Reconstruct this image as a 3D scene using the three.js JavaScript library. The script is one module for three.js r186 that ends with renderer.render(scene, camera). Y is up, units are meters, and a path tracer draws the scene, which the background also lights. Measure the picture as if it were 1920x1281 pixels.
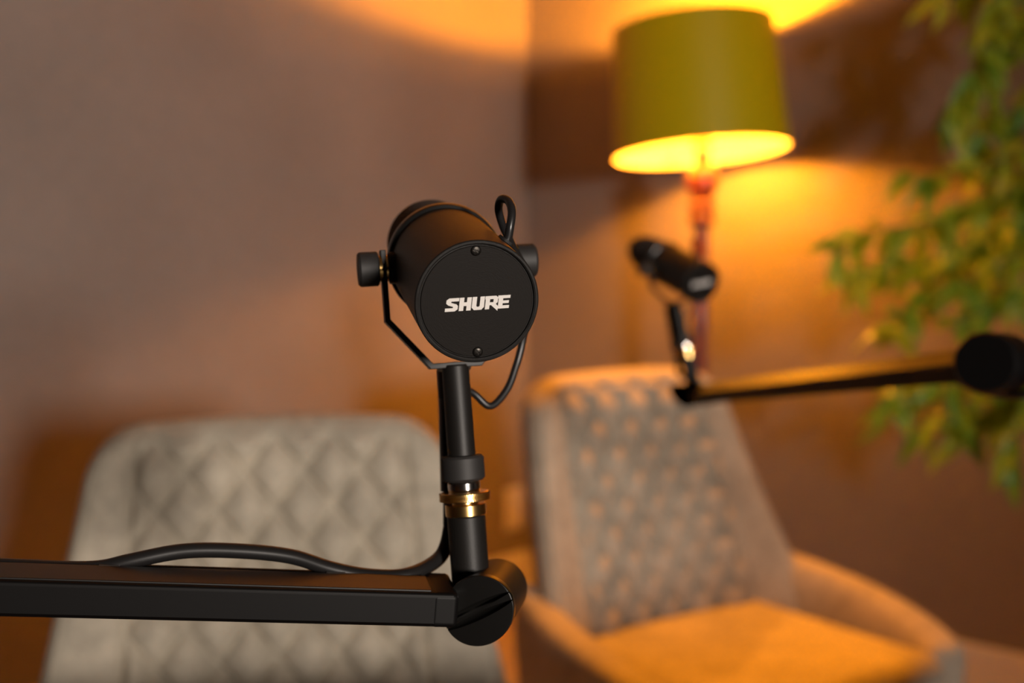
import * as THREE from 'three';
import { RoundedBoxGeometry } from 'three/addons/geometries/RoundedBoxGeometry.js';
import { mergeGeometries } from 'three/addons/utils/BufferGeometryUtils.js';
import { RectAreaLightUniformsLib } from 'three/addons/lights/RectAreaLightUniformsLib.js';
import { Brush, Evaluator, SUBTRACTION } from 'three-bvh-csg';

// ------------------------------------------------------------------ camera, light, exposure
const scene = new THREE.Scene();
scene.background = new THREE.Color(0x000000);
const camera = new THREE.PerspectiveCamera(THREE.MathUtils.radToDeg(2 * Math.atan(640.5 / 2150)), 1920 / 1281, 0.05, 40);
camera.position.set(0, 1.13, 0);
camera.rotation.set(-Math.atan(140.5 / 2150), 0, 0);
camera.focus = 0.552;
camera.userData.fStop = 4.1;
scene.add(camera);
const renderer = new THREE.WebGLRenderer();
renderer.toneMapping = THREE.LinearToneMapping;
renderer.toneMappingExposure = 1;
renderer.shadowMap.enabled = true;
RectAreaLightUniformsLib.init();

// the studio light behind the table: a round reflector whose beam fades towards its edge
const KEY_AT = new THREE.Vector3(2.5, 1.6, 4.25), KEY_TO = new THREE.Vector3(-0.8, 1.3, -2.6), KEY_RADIUS = 0.36, KEY_COLOR = new THREE.Color().setRGB(1, 0.89, 0.79);
const key = new THREE.SpotLight(KEY_COLOR, 103, 0, 0.37, 1);
key.position.copy(KEY_AT); key.target.position.copy(KEY_TO);
key.castShadow = true; key.shadow.radius = KEY_RADIUS / 0.02;
scene.add(key, key.target);
const LAMP_COLOR = new THREE.Color().setRGB(1, 0.30, 0.004), SPOT_POWER = 18;

// ------------------------------------------------------------------ helpers
let seed = 7;
const rnd = () => { seed = (seed * 1664525 + 1013904223) >>> 0; return seed / 4294967296; };
const span = (a, b) => a + (b - a) * rnd();
const V = (x, y, z) => new THREE.Vector3(x, y, z);
const taken = {};
const numbered = (name) => { const n = taken[name] = (taken[name] ?? -1) + 1; return n ? name + '_' + String(n).padStart(3, '0') : name; };
function thing(name, label, category, position = [0, 0, 0], turn = 0, group) {
  const o = new THREE.Group();
  o.name = numbered(name); o.position.set(...position); o.rotation.y = turn;
  o.userData = { label, category };
  if (group) o.userData.group = group;
  scene.add(o);
  return o;
}
function part(name, geometry, material, parent, label) {
  const m = new THREE.Mesh(geometry, material);
  m.name = name; m.castShadow = m.receiveShadow = true;
  if (label) m.userData.label = label;
  parent.add(m);
  return m;
}
function struct(name, geometry, material, label) {
  const m = part(numbered(name), geometry, material, scene, label);
  m.userData.kind = 'structure';
  return m;
}
const merge = (list) => mergeGeometries(list.map((g) => { const h = g.index ? g.toNonIndexed() : g; for (const k of Object.keys(h.attributes)) if (!['position', 'normal', 'uv'].includes(k)) h.deleteAttribute(k); return h; }));
const lathe = (pts, seg = 64) => new THREE.LatheGeometry(pts.map(([r, y]) => new THREE.Vector2(r, y)), seg);
function creased(pts, seg = 64) {            // a lathe whose profile keeps its corners
  const list = [];
  for (let i = 0; i < pts.length - 1; i++) list.push(lathe([pts[i], pts[i + 1]], seg));
  return merge(list);
}
const basis = (x, y, z) => new THREE.Matrix4().makeBasis(x.clone().normalize(), y.clone().normalize(), z.clone().normalize());
function between(a, b, r0, r1 = r0, seg = 20) {
  const d = b.clone().sub(a), g = new THREE.CylinderGeometry(r1, r0, d.length(), seg);
  g.applyQuaternion(new THREE.Quaternion().setFromUnitVectors(V(0, 1, 0), d.normalize()));
  return g.translate(...a.clone().add(b).multiplyScalar(0.5).toArray());
}
const curve = (pts) => new THREE.CatmullRomCurve3(pts.map((p) => (p.isVector3 ? p : V(...p))), false, 'centripetal');
const tube = (pts, r, n = 80, seg = 14) => new THREE.TubeGeometry(curve(pts), n, r, seg, false);
function grid(nu, nv, f, uvf, flip) {        // a surface from f(u, v)
  const pos = [], uv = [], idx = [];
  for (let j = 0; j <= nv; j++) for (let i = 0; i <= nu; i++) { const p = f(i / nu, j / nv); pos.push(...p); uv.push(...uvf(p, i / nu, j / nv)); }
  for (let j = 0; j < nv; j++) for (let i = 0; i < nu; i++) {
    const a = j * (nu + 1) + i, b = a + 1, c = a + nu + 1, d = c + 1;
    if (flip) idx.push(a, c, b, b, c, d); else idx.push(a, b, c, b, d, c);
  }
  const g = new THREE.BufferGeometry();
  g.setAttribute('position', new THREE.Float32BufferAttribute(pos, 3));
  g.setAttribute('uv', new THREE.Float32BufferAttribute(uv, 2));
  g.setIndex(idx); g.computeVertexNormals();
  return g;
}
// tileable value noise
function noiseField(size, cells, s) {
  let k = s * 7919 + 13;
  const r = () => { k = (k * 1664525 + 1013904223) >>> 0; return k / 4294967296; };
  const g = Array.from({ length: cells * cells }, r), out = new Float32Array(size * size), sm = (t) => t * t * (3 - 2 * t);
  for (let y = 0; y < size; y++) for (let x = 0; x < size; x++) {
    const fx = x / size * cells, fy = y / size * cells, ix = Math.floor(fx), iy = Math.floor(fy), u = sm(fx - ix), v = sm(fy - iy);
    const at = (i, j) => g[(j % cells) * cells + (i % cells)];
    out[y * size + x] = (at(ix, iy) * (1 - u) + at(ix + 1, iy) * u) * (1 - v) + (at(ix, iy + 1) * (1 - u) + at(ix + 1, iy + 1) * u) * v;
  }
  return out;
}
function texture(size, f, srgb, repeat = 1) {
  const data = new Uint8Array(size * size * 4);
  for (let i = 0; i < size * size; i++) { const c = f(i, i % size, Math.floor(i / size)); for (let j = 0; j < 3; j++) data[i * 4 + j] = Math.max(0, Math.min(255, c[j])); data[i * 4 + 3] = 255; }
  const t = new THREE.DataTexture(data, size, size);
  t.wrapS = t.wrapT = THREE.RepeatWrapping; t.magFilter = THREE.LinearFilter; t.minFilter = THREE.LinearMipmapLinearFilter; t.generateMipmaps = true;
  if (srgb) t.colorSpace = THREE.SRGBColorSpace;
  t.repeat.set(repeat, repeat); t.needsUpdate = true;
  return t;
}
const N = { a: noiseField(512, 8, 1), b: noiseField(512, 32, 2), c: noiseField(512, 128, 3), d: noiseField(512, 256, 4) };
const grainMap = texture(512, (i) => { const v = 255 * (0.35 * N.c[i] + 0.65 * N.d[i]); return [v, v, v]; });
const std = (o) => new THREE.MeshStandardMaterial(o);
const phys = (o) => new THREE.MeshPhysicalMaterial(o);
const rgb = (r, g, b) => new THREE.Color().setRGB(r, g, b);

// ------------------------------------------------------------------ materials
const paintMap = (r, g, b) => texture(512, (i) => { const k = 0.94 + 0.08 * N.a[i] + 0.04 * (N.c[i] - 0.5); return [r * k, g * k, b * k]; }, true, 0.5);
const M = {
  wall: std({ map: paintMap(130, 122, 117), roughness: 0.85, bumpMap: grainMap, bumpScale: 0.0004 }),
  skirting: std({ color: rgb(0.84, 0.82, 0.78), roughness: 0.5 }),
  joint: std({ color: rgb(0.12, 0.09, 0.07), roughness: 0.9 }),
  black: phys({ specularIntensity: 0.7, color: rgb(0.010, 0.0085, 0.0075), roughness: 0.48, bumpMap: grainMap, bumpScale: 0.00004 }),
  cap: phys({ specularIntensity: 0.4, color: rgb(0.0060, 0.0040, 0.0028), roughness: 0.62, bumpMap: texture(256, (i, x, y) => { const v = 255 * N.d[(y * 512 + x) * 1]; return [v, v, v]; }, false, 1), bumpScale: 0.00003 }),
  blackSmooth: std({ color: rgb(0.006, 0.0055, 0.005), roughness: 0.3 }),
  dusty: std({ map: texture(512, (i) => { const s = N.d[i] > 0.93 && N.c[i] > 0.6 ? 70 : 0, k = 22 + 8 * N.b[i] + s; return [k, k * 0.9, k * 0.84]; }, true, 12), roughness: 0.42 }),
  armBlack: phys({ color: rgb(0.0035, 0.003, 0.003), roughness: 0.5, specularIntensity: 0.35 }),
  rubber: std({ color: rgb(0.014, 0.013, 0.013), roughness: 0.32 }),
  knob: std({ color: rgb(0.02, 0.018, 0.017), roughness: 0.6 }),
  foam: std({ color: rgb(0.018, 0.016, 0.015), roughness: 1, bumpMap: grainMap, bumpScale: 0.0008 }),
  brass: std({ color: rgb(0.86, 0.55, 0.2), metalness: 1, roughness: 0.24 }),
  chrome: std({ color: rgb(0.86, 0.82, 0.78), metalness: 1, roughness: 0.14 }),
  screw: std({ color: rgb(0.05, 0.045, 0.04), metalness: 0.9, roughness: 0.35 }),
  print: std({ color: rgb(0.72, 0.68, 0.64), roughness: 0.6 }),
  clip: std({ color: rgb(0.05, 0.045, 0.04), roughness: 0.4 }),
  wood: phys({ color: rgb(0.20, 0.045, 0.025), roughness: 0.3, clearcoat: 0.6, clearcoatRoughness: 0.2 }),
  shade: phys({ color: rgb(0.46, 0.40, 0.002), roughness: 0.45, specularIntensity: 0.6 }),
  lining: std({ color: rgb(0.52, 0.5, 0.44), roughness: 0.8 }),
  table: std({ color: rgb(0.05, 0.035, 0.025), roughness: 0.5 }),
  metal: std({ color: rgb(0.02, 0.02, 0.02), metalness: 0.3, roughness: 0.45 }),
  plate: std({ color: rgb(0.75, 0.72, 0.68), roughness: 0.4 }),
  bark: std({ color: rgb(0.10, 0.065, 0.035), roughness: 0.9 }),
  pot: std({ color: rgb(0.10, 0.09, 0.085), roughness: 0.7 }),
  soil: std({ color: rgb(0.03, 0.02, 0.014), roughness: 1, bumpMap: grainMap, bumpScale: 0.004 }),
};
const suedeMap = texture(512, (i) => {
  const k = 1 + 0.12 * (N.a[i] - 0.5) + 0.10 * (N.b[i] - 0.5) + 0.10 * (N.c[i] - 0.5) + 0.06 * (N.d[i] - 0.5);
  return [176 * k, 166 * k, 149 * k];
}, true, 2);
M.suede = phys({ map: suedeMap, roughness: 0.88, sheen: 0.35, sheenRoughness: 0.6, sheenColor: rgb(0.5, 0.47, 0.43), bumpMap: grainMap, bumpScale: 0.0004 });
M.piping = std({ color: rgb(0.22, 0.2, 0.175), roughness: 0.85 });

// ------------------------------------------------------------------ the room (turned so that its corner faces the camera)
const CORNER = V(0.055, 0, -3.935), TURN = -0.72, A = 8.4, B = 7, HIGH = 2.5, T = 0.12;
const toRoom = new THREE.Matrix4().makeRotationY(TURN).setPosition(CORNER);
const inRoom = (a, y, b) => V(a, y, b).applyMatrix4(toRoom);
function wall(name, label, mat, a0, a1, b0, b1) {
  const w = a1 - a0, d = b1 - b0, g = new THREE.BoxGeometry(w, HIGH, d);
  const p = g.attributes.position, n = g.attributes.normal, uv = g.attributes.uv;
  for (let i = 0; i < p.count; i++) uv.setXY(i, Math.abs(n.getX(i)) > 0.5 ? p.getZ(i) : p.getX(i), p.getY(i));
  const m = struct(name, g, mat, label);
  m.position.copy(inRoom((a0 + a1) / 2, HIGH / 2, (b0 + b1) / 2)); m.rotation.y = TURN;
}
wall('wall_left', 'grey painted wall behind the quilted armchair', M.wall, -T, 0, -T, B + T);
wall('wall_right', 'grey painted wall behind the floor lamp', M.wall, 0, A, -T, 0);
wall('wall_far_side', 'grey painted wall opposite the quilted armchair', M.wall, A, A + T, -T, B + T);
wall('wall_near_side', 'grey painted wall at the near end of the room', M.wall, 0, A, B, B + T);
const ceil = struct('ceiling', new THREE.BoxGeometry(A + 2 * T, 0.1, B + 2 * T), M.wall, 'grey painted ceiling over the corner');
ceil.position.copy(inRoom(A / 2, HIGH + 0.05, B / 2)); ceil.rotation.y = TURN;
// floor: a dark bed in the joints and pale boards on it
const bed = struct('floor', new THREE.BoxGeometry(A, 0.06, B), M.joint, 'pale wooden plank floor');
bed.position.copy(inRoom(A / 2, -0.042, B / 2)); bed.rotation.y = TURN;
{
  const boards = [0, 1, 2, 3].map((k) => std({ roughness: 0.45, map: texture(256, (i, x, y) => {
    const n = N.b[(((y * 6 + k * 97) % 512) * 512 + ((Math.floor(x / 5) + k * 41) % 512))], f = N.d[((y * 2) % 512) * 512 + ((x >> 2) + k * 60) % 512], q = 0.9 + 0.12 * n + 0.07 * f - 0.02 * k;
    return [214 * q, 190 * q, 164 * q];
  }, true, 1) }));
  const wide = 0.19, long = 1.25, rows = Math.floor(A / wide);
  const gFull = new RoundedBoxGeometry(wide - 0.002, 0.012, long - 0.002, 1, 0.0015);
  for (let r = 0; r < rows; r++) {
    let z = -[0.3, 0.72, 1.1, 0.5][r % 4];
    for (; z < B; z += long) {
      const z0 = Math.max(z, 0.005), z1 = Math.min(z + long, B - 0.005);
      if (z1 - z0 < 0.05) continue;
      const g = z1 - z0 > long - 0.001 ? gFull : new RoundedBoxGeometry(wide - 0.002, 0.012, z1 - z0 - 0.002, 1, 0.0015);
      const m = part('plank', g, boards[Math.floor(rnd() * 4)], bed);
      m.position.set((r + 0.5) * wide - A / 2 + 0.02, 0.036, (z0 + z1) / 2 - B / 2);
    }
  }
}
for (const [side, a, b, l, t] of [['right', A / 2, 0.0085, A - 0.03, 0], ['left', 0.0085, B / 2, B - 0.03, Math.PI / 2]]) {
  const g = new RoundedBoxGeometry(l, 0.15, 0.015, 2, 0.004);
  const m = struct('baseboard_' + side, g, M.skirting, 'white skirting board along the wall');
  m.position.copy(inRoom(a, 0.0765, b)); m.rotation.y = TURN + t;
}

// ------------------------------------------------------------------ quilted armchairs
const Y0 = 0.40, YT = 0.93;
const halfW = (s) => 0.240 + (1 - s) * 0.09, panelW = (s) => 0.174 + 0.028 * (1 - s);
const cl = (x) => Math.max(0, Math.min(1, x));
function backPoint(ux, v, face) {            // ux -1..1 across, v 0..1 up; face +1 front, -1 rear
  const w = halfW(v), wt = halfW(1), r = 0.075, x = ux * w, over = Math.max(0, Math.abs(ux) * wt - (wt - r));
  const top = YT - r + Math.sqrt(Math.max(0, r * r - over * over)) - 0.012 * ux * ux, y = Y0 + (top - Y0) * v, s = (y - Y0) / (YT - Y0);
  const d = Math.min((1 - Math.abs(ux)) * w, (1 - v) * (top - Y0)), e = cl(d / 0.032), prof = Math.sqrt(1 - (1 - e) * (1 - e));
  let z = -0.175 - 0.135 * s + 0.10 * Math.pow(Math.abs(x) / 0.3, 3) * (1 - s) + face * 0.036 * prof;
  if (face > 0) {
    const pw = panelW(s), dx = Math.abs(x) - pw;
    z -= 0.007 * Math.exp(-(dx * dx) / 0.00003) * e;
    if (dx < 0) {
      const a = x / 0.0755, b = (y - 0.445) / 0.0925, q = Math.abs(Math.sin(Math.PI * (a + b)) * Math.sin(Math.PI * (a - b)));
      const in_ = cl(-dx / 0.012) * cl(((1 - v) * (top - Y0) - 0.012) / 0.02);
      z += in_ * (0.028 * Math.pow(q, 0.46) - 0.010);
    } else z += 0.006 * Math.sin(Math.PI * cl(dx / (w - pw))) * e;
  }
  return [x, y, z];
}
const uvXY = (p) => [p[0], p[1]];
function armGeometry(side) {
  const path = [[0.262, -0.225, 0.572], [0.290, -0.15, 0.556], [0.312, -0.05, 0.540], [0.318, 0.06, 0.522], [0.308, 0.17, 0.497], [0.285, 0.25, 0.470]];
  const c = curve(path.map(([x, z, y]) => [x * side, y, z])), nu = 40, nv = 60;
  return grid(nu, nv, (u, v) => {
    const th = u * 2 * Math.PI, p = c.getPoint(v), t = c.getTangent(v), nrm = V(t.z, 0, -t.x).normalize().multiplyScalar(side), e = Math.min(v, 1 - v);
    const k = Math.sqrt(1 - Math.pow(1 - cl(e / 0.06), 2)), co = Math.cos(th), si = Math.sin(th);
    const h = p.y - 0.33, a = 0.040 * Math.sign(co) * Math.pow(Math.abs(co), 0.6) * k, b = (h / 2) * (Math.sign(si) * Math.pow(Math.abs(si), 0.45)) * (0.85 + 0.15 * k);
    const lean = 0.10 * (b + h / 2 - 0.1);
    return [p.x + nrm.x * (a + lean * 0), p.y - h / 2 + b, p.z + nrm.z * a].map((q, i) => (i === 0 ? q + side * lean : q));
  }, (p) => [p[2], p[1]], side < 0);
}
function makeChair() {
  const c = new THREE.Group();
  const side = (sg) => grid(34, 110, (u, v) => { const p = panelW(v) / halfW(v); return backPoint(sg * (p + (1 - p) * u), v, 1); }, uvXY, sg < 0);
  part('quilted_panel', grid(150, 190, (u, v) => { const p = panelW(v) / halfW(v); return backPoint(p * (2 * u - 1), v, 1); }, uvXY), M.suede, c);
  part('side_panel', side(-1), M.suede, c); part('side_panel', side(1), M.suede, c);
  part('back_shell', grid(60, 60, (u, v) => backPoint(2 * u - 1, v, -1), uvXY, true), M.suede, c);
  const line = [];
  const ins = 0.016;
  for (let i = 0; i <= 40; i++) { const v = 0.2 + 0.72 * i / 40; line.push(backPoint(-(1 - ins / halfW(v)), v, 1)); }
  for (let i = 1; i < 40; i++) { const u = -0.93 + 1.86 * i / 40; line.push(backPoint(u, 0.966, 1)); }
  for (let i = 40; i >= 0; i--) { const v = 0.2 + 0.72 * i / 40; line.push(backPoint(1 - ins / halfW(v), v, 1)); }
  part('piping', new THREE.TubeGeometry(curve(line), 260, 0.0032, 8, false), M.suede, c);
  for (const s of [-1, 1]) part('armrest', armGeometry(s), M.suede, c);
  const seat = new RoundedBoxGeometry(0.5, 0.15, 0.47, 8, 0.045), p = seat.attributes.position;
  for (let i = 0; i < p.count; i++) {
    const x = p.getX(i), y = p.getY(i), z = p.getZ(i);
    p.setXYZ(i, x * (0.98 + 0.16 * z), y + (y > 0 ? 0.012 * Math.cos(x * 6) * Math.cos(z * 5) : 0), z);
    seat.attributes.uv.setXY(i, x, z);
  }
  seat.computeVertexNormals();
  part('seat_cushion', seat, M.suede, c).position.set(0, 0.40, 0.045);
  for (const sx of [-1, 1]) for (const sz of [-1, 1]) part('leg', between(V(sx * 0.245, 0, sz * 0.20 + 0.02 + sz * 0.03), V(sx * 0.2, 0.345, sz * 0.17 + 0.02), 0.010, 0.017), M.metal, c);
  return c;
}
const chair = makeChair();
function placeChair(c, x, z, deg, label) {
  c.name = numbered('quilted_armchair'); c.position.set(x, 0, z); c.rotation.y = THREE.MathUtils.degToRad(deg);
  c.userData = { label, category: 'armchair', group: 'quilted armchairs at the table' };
  scene.add(c);
}
const chairB = chair.clone();
placeChair(chair, -0.252, -1.25, 14, 'grey quilted suede armchair behind the boom arm with the sharp microphone');
placeChair(chairB, 0.385, -1.985, 34, 'grey quilted suede armchair beside the floor lamp, seat glowing orange in lamplight');

// ------------------------------------------------------------------ floor lamp
const LAMP = V(0.516, 0, -3.13);
{
  const t = thing('floor_lamp', 'floor lamp with green drum shade on a turned red-brown wooden pole', 'lamp', [LAMP.x, 0, LAMP.z]);
  part('base', lathe([[0, 0.002], [0.15, 0.002], [0.155, 0.012], [0.15, 0.03], [0.10, 0.045], [0.06, 0.06], [0.035, 0.10], [0.03, 0.13], [0, 0.13]]), M.wood, t);
  part('pole', lathe([[0, 0.12], [0.026, 0.12], [0.03, 0.16], [0.022, 0.2], [0.021, 0.6], [0.026, 0.62], [0.03, 0.64], [0.026, 0.66], [0.0205, 0.68], [0.0205, 0.95], [0.026, 0.965], [0.0205, 0.98], [0.0205, 1.245], [0, 1.25]]), M.wood, t);
  part('bead', lathe([[0, 1.236], [0.026, 1.238], [0.035, 1.245], [0.037, 1.256], [0.034, 1.268], [0.027, 1.274], [0, 1.275]]), M.wood, t);
  part('bead', lathe([[0, 1.272], [0.028, 1.274], [0.036, 1.283], [0.037, 1.294], [0.033, 1.305], [0.028, 1.31], [0, 1.311]]), M.wood, t);
  part('cup', lathe([[0, 1.308], [0.028, 1.309], [0.034, 1.325], [0.043, 1.35], [0.044, 1.372], [0.038, 1.392], [0.03, 1.402], [0, 1.403]]), M.wood, t);
  part('socket', lathe([[0, 1.40], [0.02, 1.40], [0.021, 1.472], [0.018, 1.482], [0, 1.483]]), M.brass, t);
  const bulbMat = std({ color: rgb(0.9, 0.7, 0.4), roughness: 0.3, emissive: rgb(1, 0.7, 0.32), emissiveIntensity: 34 });
  part('bulb', lathe([[0, 1.480], [0.014, 1.482], [0.017, 1.497], [0.026, 1.515], [0.030, 1.535], [0.028, 1.556], [0.019, 1.572], [0.008, 1.579], [0, 1.58]], 32), bulbMat, t, 'warm lower bulb');
  part('bulb', lathe([[0, 1.680], [0.012, 1.682], [0.014, 1.692], [0.024, 1.708], [0.026, 1.724], [0.020, 1.742], [0.010, 1.750], [0, 1.751]], 32), bulbMat, t, 'warm upper bulb');
  part('reflector_dish', creased([[0, 1.655], [0.05, 1.656], [0.10, 1.668], [0.101, 1.670], [0.05, 1.659], [0, 1.658]], 64), M.metal, t);
  part('socket', lathe([[0, 1.657], [0.016, 1.657], [0.016, 1.682], [0, 1.683]], 32), M.brass, t);
  part('stem', merge([-1, 1].map((q) => tube([[q * 0.02, 1.45, 0], [q * 0.045, 1.48, 0], [q * 0.048, 1.56, 0], [q * 0.04, 1.64, 0], [q * 0.03, 1.658, 0]], 0.003, 30, 8))), M.brass, t, 'brass bracket around the lower bulb');
  // the shade sits askew on its carrier: low to the left and to the wall
  const s = new THREE.Group();
  s.name = 'lamp_shade'; s.position.set(-0.004, 1.437, 0); s.rotation.set(-0.06, 0, 0.072);
  t.add(s);
  const rb = 0.236, rt = 0.217, h = 0.34;
  part('shade_cover', creased([[rb, 0], [rt, h]], 128), M.shade, s, 'green fabric cover');
  part('shade_lining', creased([[rb - 0.003, 0], [rt - 0.003, h]], 128), M.lining, s, 'white inner lining');
  part('rim', creased([[rb - 0.003, 0], [rb, 0]], 128), M.shade, s); part('rim', creased([[rt - 0.003, h], [rt, h]], 128), M.shade, s);
  const ring = [new THREE.TorusGeometry(0.03, 0.002, 8, 40).rotateX(Math.PI / 2).translate(0, 0.045, 0)];
  for (let k = 0; k < 3; k++) { const a = k * 2.094 + 0.5, d = V(Math.cos(a), 0, Math.sin(a)); ring.push(between(d.clone().multiplyScalar(0.03).setY(0.045), d.clone().multiplyScalar(rb - 0.004).setY(0.02), 0.0018, 0.0018, 8)); }
  part('carrier', merge(ring), M.brass, s);
  for (const [y, k] of [[1.512, 3.6], [1.722, 12]]) {
    const l = new THREE.PointLight(LAMP_COLOR, k);
    l.position.set(LAMP.x, y, LAMP.z); l.castShadow = true; l.shadow.radius = 1;
    scene.add(l);
  }
}

// ------------------------------------------------------------------ microphones
const csg = new Evaluator();
csg.attributes = ['position', 'normal'];
function letters(height) {
  const shapes = [];
  let x0 = 0;
  const add = (w, outer, hole) => {
    const at = ([x, y]) => new THREE.Vector2((x0 + x + 0.13 * y) * height, y * height);
    const s = new THREE.Shape(outer.map(at));
    if (hole) s.holes.push(new THREE.Path(hole.map(at)));
    shapes.push(s); x0 += w;
  };
  add(1.04, [[0, 0], [0.75, 0], [0.95, 0.15], [0.95, 0.4], [0.82, 0.53], [0.42, 0.65], [0.42, 0.75], [1.0, 0.75], [1.0, 1], [0.25, 1], [0.05, 0.86], [0.05, 0.62], [0.2, 0.48], [0.58, 0.35], [0.58, 0.25], [0, 0.25]]);
  add(0.96, [[0, 0], [0.34, 0], [0.34, 0.36], [0.56, 0.36], [0.56, 0], [0.9, 0], [0.9, 1], [0.56, 1], [0.56, 0.64], [0.34, 0.64], [0.34, 1], [0, 1]]);
  add(0.99, [[0, 1], [0, 0.2], [0.18, 0], [0.75, 0], [0.93, 0.2], [0.93, 1], [0.59, 1], [0.59, 0.3], [0.52, 0.24], [0.41, 0.24], [0.34, 0.3], [0.34, 1]]);
  add(1.0, [[0.02, 0], [0.35, 0], [0.35, 0.3], [0.47, 0.3], [1.0, -0.16], [1.0, 0.2], [0.82, 0.38], [0.95, 0.52], [0.95, 0.86], [0.8, 1], [-0.02, 1], [-0.02, 0.76], [0.02, 0.76]], [[0.35, 0.52], [0.35, 0.76], [0.62, 0.76], [0.62, 0.52]]);
  add(0.9, [[0, 0], [0.85, 0], [0.85, 0.23], [0.34, 0.23], [0.34, 0.39], [0.8, 0.39], [0.8, 0.6], [0.34, 0.6], [0.34, 0.77], [0.88, 0.77], [0.88, 1], [-0.06, 1], [-0.06, 0.77], [0, 0.77]]);
  const g = new THREE.ExtrudeGeometry(shapes, { depth: 0.00012, bevelEnabled: false });
  g.center();
  return g;
}
const zAxis = (g) => g.rotateX(Math.PI / 2);   // lathe axis y -> z (y up becomes +z)
const xAxis = (g) => g.rotateZ(-Math.PI / 2);  // lathe axis y -> +x
function makeMic(tilt) {                        // origin at the pivot; x through the knobs, y up the post, z to the rear cap
  const m = new THREE.Group();
  const body = new THREE.Group();
  body.name = 'body'; body.rotation.x = THREE.MathUtils.degToRad(tilt); m.add(body);
  part('body_tube', zAxis(creased([[0.0, -0.012], [0.0287, -0.012], [0.0295, -0.011], [0.0295, 0.0834], [0.0290, 0.0841], [0.0281, 0.0843], [0.0274, 0.0838], [0.0271, 0.0826], [0.0, 0.0826]], 128)), M.black, body);
  part('ring', zAxis(creased([[0.0297, -0.006], [0.0312, -0.0068], [0.0316, -0.0085], [0.0316, -0.0125], [0.0308, -0.0145], [0.0285, -0.015]], 128)), M.blackSmooth, body);
  part('windscreen', zAxis(lathe([[0, -0.096], [0.006, -0.0955], [0.0125, -0.0925], [0.018, -0.086], [0.0225, -0.076], [0.0255, -0.062], [0.0272, -0.045], [0.028, -0.03], [0.0283, -0.0135], [0, -0.0135]], 72)), M.foam, body);
  const capMesh = part('end_cap', zAxis(creased([[0.0, 0.0834], [0.0264, 0.0834], [0.0267, 0.0831], [0.0267, 0.0822]], 128)), M.cap, body);
  part('lettering', letters(0.0063).translate(0.0003, -0.0012, 0.08346), M.print, capMesh, 'white printed lettering');
  for (const s of [1, -1]) {
    const head = new Brush(zAxis(lathe([[0, 0.0828], [0.0025, 0.0828], [0.0025, 0.0835], [0.0022, 0.0840], [0.0014, 0.0843], [0, 0.0844]], 32))), a = span(0, 1.5);
    let g = head;
    for (const [w, h] of [[0.0031, 0.0008], [0.0008, 0.0031]]) {   // the cross slot
      const cut = new Brush(new THREE.BoxGeometry(w, h, 0.002).rotateZ(a).translate(0, 0, 0.08446));
      cut.updateMatrixWorld(); g.updateMatrixWorld();
      g = csg.evaluate(g, cut, SUBTRACTION);
    }
    part('screw', g.geometry.translate(-0.0002, s * 0.0244, 0), M.screw, capMesh);
  }
  for (const s of [-1, 1]) {
    const X = (g) => (s > 0 ? xAxis(g) : xAxis(g).rotateY(Math.PI));
    part('pivot_boss', X(creased([[0.0085, 0.026], [0.0085, 0.0315], [0.007, 0.0322], [0, 0.0322]], 32)), M.black, body);
    const kn = part('knob', X(creased([[0, 0.0372], [0.0085, 0.0372], [0.0092, 0.038], [0.0092, 0.0468], [0.0083, 0.048], [0, 0.048]], 48)), M.knob, m);
    part('washer', X(creased([[0, 0.0325], [0.007, 0.0325], [0.007, 0.0335], [0, 0.0335]], 32)), M.brass, m, 'brass washer');
    part('washer', X(creased([[0, 0.0355], [0.007, 0.0355], [0.007, 0.0372], [0, 0.0372]], 32)), M.brass, kn, 'brass washer');
  }
  // yoke: a flat bar bent to a U
  const inner = [[-0.0335, 0.009], [-0.0335, -0.0275], [-0.0125, -0.0525], [0.0125, -0.0525], [0.0335, -0.0275], [0.0335, 0.009]];
  const outer = [[0.0356, 0.009], [0.0356, -0.0283], [0.0136, -0.0547], [-0.0136, -0.0547], [-0.0356, -0.0283], [-0.0356, 0.009]];
  part('yoke', new THREE.ExtrudeGeometry(new THREE.Shape([...inner, ...outer].map((p) => new THREE.Vector2(...p))), { depth: 0.008, bevelEnabled: true, bevelThickness: 0.0004, bevelSize: 0.0004, bevelSegments: 2 }).translate(0, 0, -0.004), M.black, m);
  part('post', creased([[0, -0.0535], [0.0068, -0.0535], [0.0073, -0.0545], [0.0075, -0.103], [0, -0.103]].reverse(), 48), M.black, m);
  part('collar', creased([[0, -0.1155], [0.0106, -0.1155], [0.0117, -0.1142], [0.0117, -0.1035], [0.0108, -0.1022], [0.0074, -0.1018]], 64), M.knob, m);
  part('jack_housing', merge([between(V(0.0015, -0.056, -0.0215), V(0.0015, -0.0715, -0.0225), 0.0088, 0.0088, 32), new RoundedBoxGeometry(0.016, 0.003, 0.02, 2, 0.001).translate(0.001, -0.0553, -0.012)]), M.black, m);
  part('strain_relief', new THREE.CylinderGeometry(0.0042, 0.0046, 0.0014, 32).applyMatrix4(basis(V(0.76, -0.65, 0), V(0.62, 0.75, 0.22), V(-0.15, -0.15, 1))).translate(0.0206, 0.0052, 0.0578), M.black, m);
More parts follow.
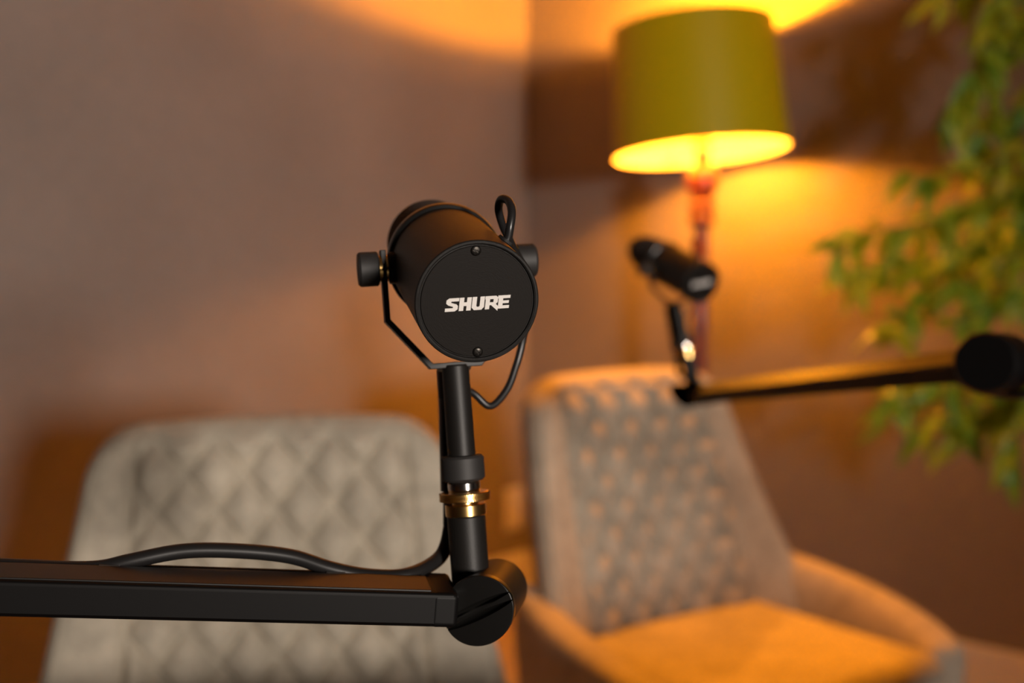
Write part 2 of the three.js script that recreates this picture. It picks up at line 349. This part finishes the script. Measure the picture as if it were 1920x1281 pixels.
  part('cable', tube([[0.0180, 0.0020, 0.0570], [0.0213, 0.0060, 0.0578], [0.0227, 0.0118, 0.0592], [0.0245, 0.0191, 0.0576], [0.0246, 0.0254, 0.0515], [0.0225, 0.0276, 0.0440], [0.0219, 0.0240, 0.0387], [0.0246, 0.0160, 0.0330], [0.0317, 0.0052, 0.0220], [0.0409, -0.0089, 0.0082], [0.0436, -0.0259, -0.0067], [0.0413, -0.0404, -0.0125], [0.0362, -0.0563, -0.0138], [0.0294, -0.0706, -0.0155], [0.0204, -0.0778, -0.0174], [0.0119, -0.0700, -0.0182], [0.0045, -0.0660, -0.0200]], 0.0021, 200), M.rubber, m, 'glossy black looped cable');
  return m;
}
function placeMic(tilt, pivot, x, y, z, label) {
  const t = thing('microphone', label, 'microphone', [0, 0, 0], 0, 'black broadcast microphones');
  const m = makeMic(tilt), frame = basis(V(...x), V(...y), V(...z));
  t.position.copy(V(0, -0.1155, 0).applyMatrix4(frame).add(V(...pivot)));
  t.quaternion.setFromRotationMatrix(frame);
  for (const c of [...m.children]) { c.position.y += 0.1155; t.add(c); }
  return t;
}
const MIC1 = { at: [-0.0343, 1.1309, -0.6154], x: [0.9764, 0.0548, -0.2091], y: [-0.0733, 0.9940, -0.0816], z: [0.2033, 0.0950, 0.9745] };
const MIC2 = { at: [0.2247, 1.1318, -1.6441], x: [0.9076, 0.1486, -0.3926], y: [-0.1961, 0.9770, -0.0835], z: [0.3712, 0.1528, 0.9159] };
placeMic(17.5, MIC1.at, MIC1.x, MIC1.y, MIC1.z, 'black broadcast microphone with white lettering on its round end, in front of the grey wall');
placeMic(26, MIC2.at, MIC2.x, MIC2.y, MIC2.z, 'black broadcast microphone in front of the lamp pole, above the lamplit armchair');

// ------------------------------------------------------------------ table (below the frame), boom arms and their cables
const TABLE = 0.72;
{
  const t = thing('table', 'dark table top carrying the two boom arms', 'table', [0.1, 0, -0.08]);
  part('table_top', new RoundedBoxGeometry(1.9, 0.035, 1.52, 3, 0.008).translate(0, TABLE - 0.0175, 0), M.table, t);
  for (const sx of [-1, 1]) for (const sz of [-1, 1]) part('leg', new RoundedBoxGeometry(0.05, TABLE - 0.035, 0.05, 2, 0.005).translate(sx * 0.85, (TABLE - 0.035) / 2, sz * 0.68), M.metal, t);
}
function slottedKnob(r, depth) {               // disc facing +z with a lens-shaped finger slot
  const disc = new Brush(zAxis(lathe([[0, 0], [r * 0.98, 0], [r, depth * 0.12], [r, depth * 0.86], [r * 0.975, depth], [0, depth]], 96)));
  const cut = new Brush(new THREE.SphereGeometry(1, 48, 24).scale(r * 1.2, r * 0.25, depth * 0.9));
  cut.rotation.z = 0.49; cut.position.z = depth; cut.updateMatrixWorld(); disc.updateMatrixWorld();
  const g = csg.evaluate(disc, cut, SUBTRACTION).geometry;
  g.deleteAttribute('uv');
  return g;
}
function beamGeometry(len, w, h) {             // along +x, groove in its top near -z
  const s = new THREE.Shape(), c = 0.0022;
  s.moveTo(-w / 2 + c, -h / 2); s.lineTo(-w / 2, -h / 2 + c); s.lineTo(-w / 2, h / 2 - c); s.quadraticCurveTo(-w / 2, h / 2, -w / 2 + c, h / 2);
  s.lineTo(w / 2 - 0.0095, h / 2); s.lineTo(w / 2 - 0.0095, h / 2 - 0.006); s.lineTo(w / 2 - 0.002, h / 2 - 0.006); s.lineTo(w / 2 - 0.002, h / 2 - 0.001); s.lineTo(w / 2, h / 2 - 0.001);
  s.lineTo(w / 2, -h / 2 + c); s.lineTo(w / 2 - c, -h / 2); s.closePath();
  const g = new THREE.ExtrudeGeometry(s, { depth: len, bevelEnabled: false, curveSegments: 6 });
  return g.rotateY(Math.PI / 2);                // extrusion -> x, shape x -> -z
}
function boomArm(o) {
  const t = thing('boom_arm', o.label, 'boom arm', [o.base[0], TABLE, o.base[1]], 0, 'black microphone boom arms');
  const back = V(-o.base[0], -TABLE, -o.base[1]);
  const put = (name, g, mat, label, parent = t) => part(name, parent === t ? g.translate(...back.toArray()) : g.translate(...back.toArray()), mat, parent, label);
  const J = V(...o.joint), E = V(...o.elbow), x = V(...o.far).sub(E).normalize(), z = V(...o.face), y = z.clone().cross(x).normalize();
  z.copy(x).cross(y).normalize();
  const F = basis(x, y, z), at = (g, p) => g.applyMatrix4(F.clone().setPosition(p));
  const len = V(...o.far).distanceTo(E);
  put('upper_arm', at(beamGeometry(len, o.w, o.h), E), M.armBlack);
  put('top_cover', at(new RoundedBoxGeometry(len - 0.012, 0.0012, o.w - 0.0135, 2, 0.0005).translate(len / 2 - 0.005, o.h / 2 + 0.0002, 0.0035), E), M.dusty, 'dusty black cable cover');
  for (const s of o.clips) put('cable_clip', at(new RoundedBoxGeometry(0.010, 0.0012, 0.0105, 2, 0.0004).translate(s, o.h / 2 + 0.0004, -o.w / 2 + 0.006), E), M.clip, 'small grey cable clip');
  put('arm_end', at(new RoundedBoxGeometry(0.014, o.h * 1.02, o.w * 1.01, 3, 0.003), V(...o.far).addScaledVector(x, -0.004)), M.armBlack);
  // joint barrel and its slotted knob
  const Fk = basis(V(...o.knobX), y, V(...o.knobZ)), kAt = (g, p) => g.applyMatrix4(Fk.clone().setPosition(p));
  const K = V(...o.knob);
  put('joint_barrel', kAt(zAxis(creased([[0, -0.048], [0.0165, -0.048], [0.0175, -0.046], [0.0175, -0.0012], [0.0160, -0.0002], [0, -0.0002]], 64)), K), M.black);
  put('tension_knob', kAt(slottedKnob(0.0184, 0.0065), K), M.blackSmooth, 'round knob with a finger slot');
  // mount tube in line with the microphone's post
  const top = V(0, -0.1155, 0).applyMatrix4(o.mic.frame).add(V(...o.mic.at));
  const mAt = (g) => g.applyMatrix4(o.mic.frame.clone().setPosition(top));
  put('thread', mAt(creased([[0, -0.006], [0.0082, -0.006], [0.0086, -0.0045], [0.0086, -0.0012], [0.0076, 0], [0, 0]], 48)), M.chrome, 'chrome thread adapter');
  const kg = creased([[0.0, -0.0107], [0.0126, -0.0107], [0.0133, -0.0101], [0.0133, -0.0066], [0.0126, -0.006], [0, -0.006]], 96);
  const wheel = put('knurled_wheel', mAt(kg), M.brass, 'knurled brass wheel');
  const teeth = [];
  for (let k = 0; k < 72; k++) {
    const a = k / 72 * Math.PI * 2;
    for (const s of [-1, 1]) teeth.push(new THREE.BoxGeometry(0.0005, 0.0044, 0.0005).rotateX(s * 0.5).rotateY(-a).translate(Math.cos(a) * 0.01335, -0.00835, Math.sin(a) * 0.01335));
  }
  put('knurling', mAt(merge(teeth)), M.brass, undefined, wheel);
  put('brass_ring', mAt(creased([[0, -0.0185], [0.0105, -0.0185], [0.0109, -0.0181], [0.0109, -0.0128], [0.0105, -0.0124], [0.007, -0.0122], [0.0068, -0.0105], [0, -0.0105]], 64)), M.brass, 'polished brass ring');
  put('mount_tube', mAt(creased([[0, -0.056], [0.0102, -0.056], [0.0102, -0.0192], [0.0098, -0.0186], [0, -0.0186]], 48)), M.black);
  // elbow, lower arm, riser, base plate
  const ez = V(...o.elbowZ).normalize(), ex = V(0, 1, 0).cross(ez).normalize(), Fe = basis(ex, ez.clone().cross(ex), ez);
  put('elbow_joint', zAxis(creased([[0, -0.05], [o.elbowR * 0.95, -0.05], [o.elbowR, -0.047], [o.elbowR, 0.012], [o.elbowR * 0.93, 0.016], [0, 0.016]], 72)).applyMatrix4(Fe.clone().setPosition(E)), M.armBlack);
  const R = V(o.base[0], o.riser, o.base[1]), lx = E.clone().addScaledVector(ez, -0.03).sub(R), ll = lx.length();
  lx.normalize();
  const lz = lx.clone().cross(V(0, 1, 0)).normalize();
  put('lower_arm', beamGeometry(ll, o.w, o.h).applyMatrix4(basis(lx, lz.clone().cross(lx), lz).setPosition(R)), M.armBlack);
  put('riser', between(V(o.base[0], TABLE + 0.01, o.base[1]), V(o.base[0], o.riser + 0.02, o.base[1]), 0.017, 0.017, 40), M.metal);
  put('base_plate', new RoundedBoxGeometry(0.09, 0.02, 0.09, 3, 0.006).translate(o.base[0], TABLE + 0.0105, o.base[1]), M.metal);
  return { F, E, x, y, z, top };
}
for (const m of [MIC1, MIC2]) m.frame = basis(V(...m.x), V(...m.y), V(...m.z));
const arm1 = boomArm({
  label: 'black boom arm holding the sharp microphone in front of the grey armchair', base: [-0.62, -0.70], riser: 0.955, mic: MIC1,
  joint: [-0.02, 0.9579, -0.595], far: [-0.0335, 0.9577, -0.5845], elbow: [-0.45, 0.9935, -0.5045], face: [-0.19, 0.02, 0.98], w: 0.040, h: 0.0175,
  clips: [0.256, 0.368], knob: [-0.0163, 0.9545, -0.5795], knobX: [0.98, 0, 0.16], knobZ: [-0.16, 0.07, 0.98], elbowZ: [0, 1, 0.05], elbowR: 0.024,
});
const arm2 = boomArm({
  label: 'black boom arm reaching across the dark wall towards the leafy plant', base: [0.95, -0.62], riser: 0.98, mic: MIC2,
  joint: [0.2616, 0.9481, -1.6284], far: [0.268, 0.9525, -1.5995], elbow: [0.4080, 1.0481, -0.9767], face: [-0.89, -0.42, 0.17], w: 0.040, h: 0.0175,
  clips: [0.2, 0.42], knob: [0.2424, 0.9481, -1.614], knobX: [0.6, 0, 0.8], knobZ: [-0.8, 0, 0.6], elbowZ: [-0.62, 0.08, 0.78], elbowR: 0.0262,
});
function micLead(mic, arm, w, h, len, bulge, label, side) {
  const t = thing('microphone_lead', label, 'cable', [0, 0, 0], 0, 'black microphone leads');
  const P = (x, y, z) => V(x, y, z).applyMatrix4(mic.frame).add(V(...mic.at));
  const Q = (s, up, dz = 0) => arm.E.clone().addScaledVector(arm.x, s).addScaledVector(arm.y, h / 2 + up).addScaledVector(arm.z, -w / 2 + 0.006 + dz);
  const a = P(0.0015, -0.0718, -0.0225), b = P(-0.001, -0.123, -0.0218), c = P(-0.0060, -0.142, -0.0212);
  t.position.copy(a);
  const put = (name, g, lab) => part(name, g.translate(-a.x, -a.y, -a.z), M.rubber, t, lab);
  put('plug', between(b, a, 0.0088, 0.0088, 36));
  put('plug_boot', between(c, b, 0.0040, 0.0075, 28));
  const pts = [c.clone().lerp(b, 0.3), c, P(-0.0095, -0.152, -0.018)];
  if (side < 0) pts.push(P(-0.014, -0.1575, -0.0145));
  for (const [s, up, dz] of bulge) pts.push(Q(s, up, dz));
  put('cord', tube(pts, 0.0039, 160, 14));
}
micLead(MIC1, arm1, 0.040, 0.0175, 0.42, [[0.405, -0.0005, 0], [0.385, -0.0015, 0], [0.365, 0.0015, -0.001], [0.345, 0.0065, -0.003], [0.315, 0.0085, -0.003], [0.29, 0.0075, -0.002], [0.265, 0.002, 0], [0.25, -0.002, 0], [0.2, -0.0025, 0], [0.02, -0.0025, 0]], 'black cable bulging out of the groove of the boom arm before the grey armchair', -1);
micLead(MIC2, arm2, 0.040, 0.0175, 0.75, [[0.615, 0.001, 0], [0.56, 0.002, 0], [0.49, 0.006, 0], [0.42, 0, 0], [0.3, -0.002, 0], [0.15, -0.001, 0], [0.09, 0.006, 0], [0.05, 0.022, 0], [0.0, 0.030, -0.004], [-0.05, 0.025, -0.03]], 'black cable along the boom arm that reaches towards the leafy plant', 1);

// ------------------------------------------------------------------ leafy tree in a pot
{
  const strands = [
    [[1.2129, 1.8586, -2.5849], [1.1070, 1.7646, -2.5787], [1.0481, 1.6470, -2.5711], [1.0245, 1.5413, -2.5641], [0.9715, 1.4649, -2.5592]],
    [[1.0932, 1.6876, -2.6535], [1.0871, 1.5542, -2.6448], [1.0810, 1.4451, -2.6377], [1.0543, 1.3361, -2.6305]],
    [[1.2413, 1.7970, -2.6152], [1.1578, 1.7017, -2.6090], [1.1220, 1.5945, -2.6020]],
    [[1.2219, 1.5567, -2.6605], [1.1486, 1.4592, -2.6541], [1.1363, 1.3495, -2.6470]],
    [[1.2245, 1.8876, -2.6878], [1.1021, 1.7898, -2.6814], [0.9796, 1.7409, -2.6782]],
    [[1.1915, 1.4417, -2.5127], [1.0411, 1.3493, -2.5067], [0.9254, 1.3262, -2.5052], [0.8502, 1.3205, -2.5048]],
    [[1.1849, 1.3596, -2.4937], [1.0239, 1.2678, -2.4877], [0.8513, 1.2161, -2.4843], [0.7478, 1.1989, -2.4832], [0.6960, 1.1530, -2.4802]],
    [[1.2876, 1.2922, -2.7041], [1.1126, 1.1924, -2.6976], [0.9251, 1.1300, -2.6935], [0.8126, 1.1175, -2.6927], [0.7751, 1.0801, -2.6902]],
    [[1.2156, 1.2124, -2.5482], [1.0504, 1.1182, -2.5421], [0.9206, 1.0593, -2.5382], [0.8320, 0.9887, -2.5336]],
    [[1.2125, 1.1300, -2.5363], [1.1065, 1.0595, -2.5317], [0.9771, 1.0125, -2.5286]],
    [[1.3073, 1.2820, -2.7446], [1.1931, 1.1933, -2.7388], [1.0662, 1.1553, -2.7363], [0.9773, 1.1300, -2.7347]],
    [[1.2419, 1.4067, -2.6159], [1.1334, 1.2864, -2.6080], [1.0128, 1.2503, -2.6057], [0.9405, 1.2142, -2.6033]],
    [[1.2875, 1.3420, -2.7071], [1.2000, 1.1300, -2.6932], [1.1250, 1.0427, -2.6875]],
    [[1.2426, 0.9615, -2.5884], [1.0737, 0.8772, -2.5829], [0.9169, 0.8591, -2.5817], [0.8385, 0.7989, -2.5777]],
    [[1.2629, 0.9098, -2.6274], [1.1280, 0.8241, -2.6218], [1.0054, 0.7935, -2.6198], [0.9502, 0.7507, -2.6170]],
    [[1.2021, 0.8738, -2.4978], [1.1087, 0.7806, -2.4917], [1.0795, 0.6991, -2.4864]],
    [[1.2624, 0.9099, -2.6263], [1.1521, 0.8120, -2.6199], [1.0663, 0.7753, -2.6175], [1.0295, 0.7264, -2.6143]],
    [[1.2914, 0.9423, -2.6892], [1.2037, 0.8547, -2.6835], [1.1535, 0.7547, -2.6769]],
  ];
  const at = [1.58, 0, -2.22], t = thing('potted_tree', 'leafy green potted tree with drooping branches beside the floor lamp', 'plant', at);
  const O = V(...at), loc = (p) => V(...p).sub(O);
  part('pot', creased([[0, 0.002], [0.12, 0.002], [0.128, 0.012], [0.155, 0.28], [0.162, 0.285], [0.162, 0.31], [0.148, 0.31], [0.145, 0.27], [0, 0.27]], 48), M.pot, t);
  part('soil', lathe([[0, 0.285], [0.08, 0.283], [0.146, 0.274]], 40), M.soil, t);
  part('trunk', mergeGeometries([tube([[0, 0.27, 0], [0.02, 0.7, 0.01], [-0.01, 1.2, 0], [0.01, 1.7, -0.01], [0, 2.05, 0]], 0.014, 40, 10), tube([[0.01, 0.27, 0.01], [-0.02, 0.6, 0.015], [0.03, 1.0, -0.01], [0, 1.5, 0.02], [-0.03, 1.95, 0.02]], 0.010, 40, 8)]), M.bark, t);
  const leafGeo = (len, wid, bend) => grid(4, 7, (u, v) => {
    const s = 2 * u - 1, w = wid * Math.pow(Math.sin(Math.PI * Math.pow(v, 0.72)), 0.9) * (1 - 0.25 * v) + 0.0004;
    return [s * w, v * len, Math.abs(s) * w * 0.35 - bend * v * v * len + 0.0015 * Math.sin(v * 14 + s * 2)];
  }, (p, u, v) => [u, v]);
  const geos = [leafGeo(0.072, 0.0155, 0.25), leafGeo(0.082, 0.016, 0.4), leafGeo(0.062, 0.0145, 0.1), leafGeo(0.068, 0.013, 0.55)];
  const vein = (r, g, b) => texture(64, (i, x, y) => { const d = Math.abs(x - 32) < 2 ? 1.25 : 1, k = d * (0.9 + 0.2 * N.b[(y * 8) * 512 + x * 8]); return [r * k, g * k, b * k]; }, true, 1);
  const mats = [vein(158, 184, 36), vein(108, 158, 34), vein(188, 206, 60), vein(130, 178, 50)].map((map) => phys({ map, roughness: 0.45, transmission: 0.4, thickness: 0, side: THREE.DoubleSide }));
  const spots = [];
  for (const s of strands) {
    const pts = s.map(loc), first = pts[0].clone();
    const root = V(first.x * 0.05, first.y + 0.16, first.z * 0.2);
    const c = curve([root, ...pts]), len = c.getLength();
    part('branch', new THREE.TubeGeometry(c, 40, 0.0028, 6, false), M.bark, t);
    const n = Math.round(len / 0.0118), rootShare = root.distanceTo(first) / len;
    for (let k = 0; k < n; k++) {
      const v = (k + 0.6) / n;
      if (v < rootShare) continue;
      const p = c.getPointAt(v), tan = c.getTangentAt(v), a = span(0, 6.283), side = V(Math.cos(a), Math.sin(a) * 0.8 - 0.15, Math.sin(a * 1.7 + k)).normalize();
      const dir = tan.clone().multiplyScalar(span(0.3, 1.1)).addScaledVector(side, 0.85).add(V(0, -0.35, 0)).normalize();
      const face = V(span(-0.6, 0.6), 0.7, span(0.1, 1)).normalize(), xx = dir.clone().cross(face).normalize(), zz = xx.clone().cross(dir).normalize();
      spots.push([span(0.95, 1.45), basis(xx, dir, zz), p]);
    }
  }
  spots.sort((a, b) => b[0] - a[0]);
  for (const [size, m4, p] of spots.slice(0, 300)) {
    const m = part('leaf', geos[Math.floor(rnd() * 4)], mats[Math.floor(rnd() * 4)], t);
    m.quaternion.setFromRotationMatrix(m4); m.position.copy(p); m.scale.setScalar(size);
  }
  // the smaller leaves, and the crown outside the picture
  const small = spots.slice(300), OUT = 420, more = new THREE.InstancedMesh(geos[0], mats[0], OUT + small.length), mat = new THREE.Matrix4();
  for (let k = 0; k < OUT; k++) {
    const a = span(-1.2, 1.2), r = span(0.05, 0.26), y = span(0.75, 2.2);
    const dir = V(Math.cos(a), span(-0.9, 0.3), Math.sin(a)).normalize(), xx = dir.clone().cross(V(span(-0.4, 0.4), 1, span(-0.4, 0.4))).normalize(), zz = xx.clone().cross(dir);
    more.setMatrixAt(k, mat.copy(basis(xx, dir, zz)).setPosition(Math.cos(a) * r * 0.8, y, Math.abs(Math.sin(a)) * r * 0.7 - 0.03));
  }
  small.forEach(([size, m4, p], k) => more.setMatrixAt(OUT + k, mat.copy(m4).scale(V(size, size, size)).setPosition(p)));
  more.name = 'crown_leaves'; more.userData.kind = 'stuff'; more.castShadow = more.receiveShadow = true;
  t.add(more);
}

// ------------------------------------------------------------------ wall socket, key light fitting
{
  const t = thing('wall_socket', 'white wall socket low on the wall behind the lamplit armchair', 'socket');
  t.position.copy(inRoom(0.005, 0.305, 0.085)); t.rotation.y = TURN + Math.PI / 2;
  part('plate', new RoundedBoxGeometry(0.086, 0.146, 0.009, 3, 0.003), M.plate, t);
  for (const y of [-0.035, 0.035]) {
    let g = new Brush(zAxis(lathe([[0, -0.012], [0.022, -0.012], [0.022, 0.006], [0.02, 0.006], [0.019, 0.001], [0, 0.001]], 40)));
    for (const x of [-0.0095, 0.0095]) {
      const cut = new Brush(new THREE.CylinderGeometry(0.0025, 0.0025, 0.02, 16).rotateX(Math.PI / 2).translate(x, 0, 0));
      cut.updateMatrixWorld(); g.updateMatrixWorld();
      g = csg.evaluate(g, cut, SUBTRACTION);
    }
    part('insert', g.geometry.translate(0, y, 0.0045), M.plate, t);
  }
}
{
  const t = thing('studio_light', 'round studio light on a stand behind the table', 'studio light', [KEY_AT.x, 0, KEY_AT.z]);
  const head = new THREE.Group();
  head.name = 'lamp_head'; head.position.set(0, KEY_AT.y, 0);
  head.quaternion.setFromRotationMatrix(new THREE.Matrix4().lookAt(KEY_AT, KEY_TO, V(0, 1, 0)));
  t.add(head);                                                     // -z faces the scene
  part('diffuser', new THREE.CylinderGeometry(KEY_RADIUS, KEY_RADIUS, 0.004, 64).rotateX(Math.PI / 2).translate(0, 0, 0.03), std({ color: rgb(0.8, 0.8, 0.8), roughness: 0.9, emissive: KEY_COLOR, emissiveIntensity: 6 }), head);
  part('reflector', zAxis(lathe([[KEY_RADIUS + 0.012, 0.018], [KEY_RADIUS + 0.012, 0.04], [0.3, 0.12], [0.18, 0.22], [0.06, 0.29]], 64)), std({ color: rgb(0.02, 0.02, 0.02), roughness: 0.6, side: THREE.DoubleSide }), head);
  part('lamp_body', new THREE.CylinderGeometry(0.06, 0.06, 0.16, 24).rotateX(Math.PI / 2).translate(0, 0, 0.36), M.metal, head);
  part('pole', between(V(0, 0.25, 0.36), V(0, KEY_AT.y - 0.02, 0.36), 0.012, 0.012), M.metal, t);
  for (let k = 0; k < 3; k++) { const a = k * 2.094 + 0.5; part('leg', between(V(Math.cos(a) * 0.35, 0.012, 0.36 + Math.sin(a) * 0.35), V(0, 0.5, 0.36), 0.009, 0.009), M.metal, t); }
}
{
  const at = V(0.18, HIGH - 0.12, -2.56), to = V(0.37, 0.5, -1.95), dir = to.clone().sub(at).normalize();
  const t = thing('ceiling_spotlight', 'small black spotlight on the ceiling above the lamplit armchair', 'spotlight', [at.x, HIGH, at.z]);
  const turn = new THREE.Quaternion().setFromUnitVectors(V(0, -1, 0), dir), put = (g) => g.applyQuaternion(turn).translate(0, -0.12, 0);
  part('canopy', new THREE.CylinderGeometry(0.045, 0.045, 0.02, 32).translate(0, -0.0105, 0), M.metal, t);
  part('stem', between(V(0, -0.02, 0), V(0, -0.07, 0), 0.006), M.metal, t);
  part('housing', put(creased([[0.03, -0.03], [0.032, -0.03], [0.032, 0.06], [0, 0.06]], 40)), M.metal, t);
  part('bulb', put(new THREE.CylinderGeometry(0.028, 0.028, 0.006, 32)), std({ color: rgb(0.9, 0.8, 0.6), emissive: rgb(1, 0.5, 0.12), emissiveIntensity: 10 }), t);
  const l = new THREE.SpotLight(LAMP_COLOR, SPOT_POWER, 0, 0.245, 0.5);
  l.position.copy(at); l.target.position.copy(to); l.castShadow = true; l.shadow.radius = 1.2;
  l.position.addScaledVector(dir, 0.032);
  scene.add(l, l.target);
}
renderer.render(scene, camera);
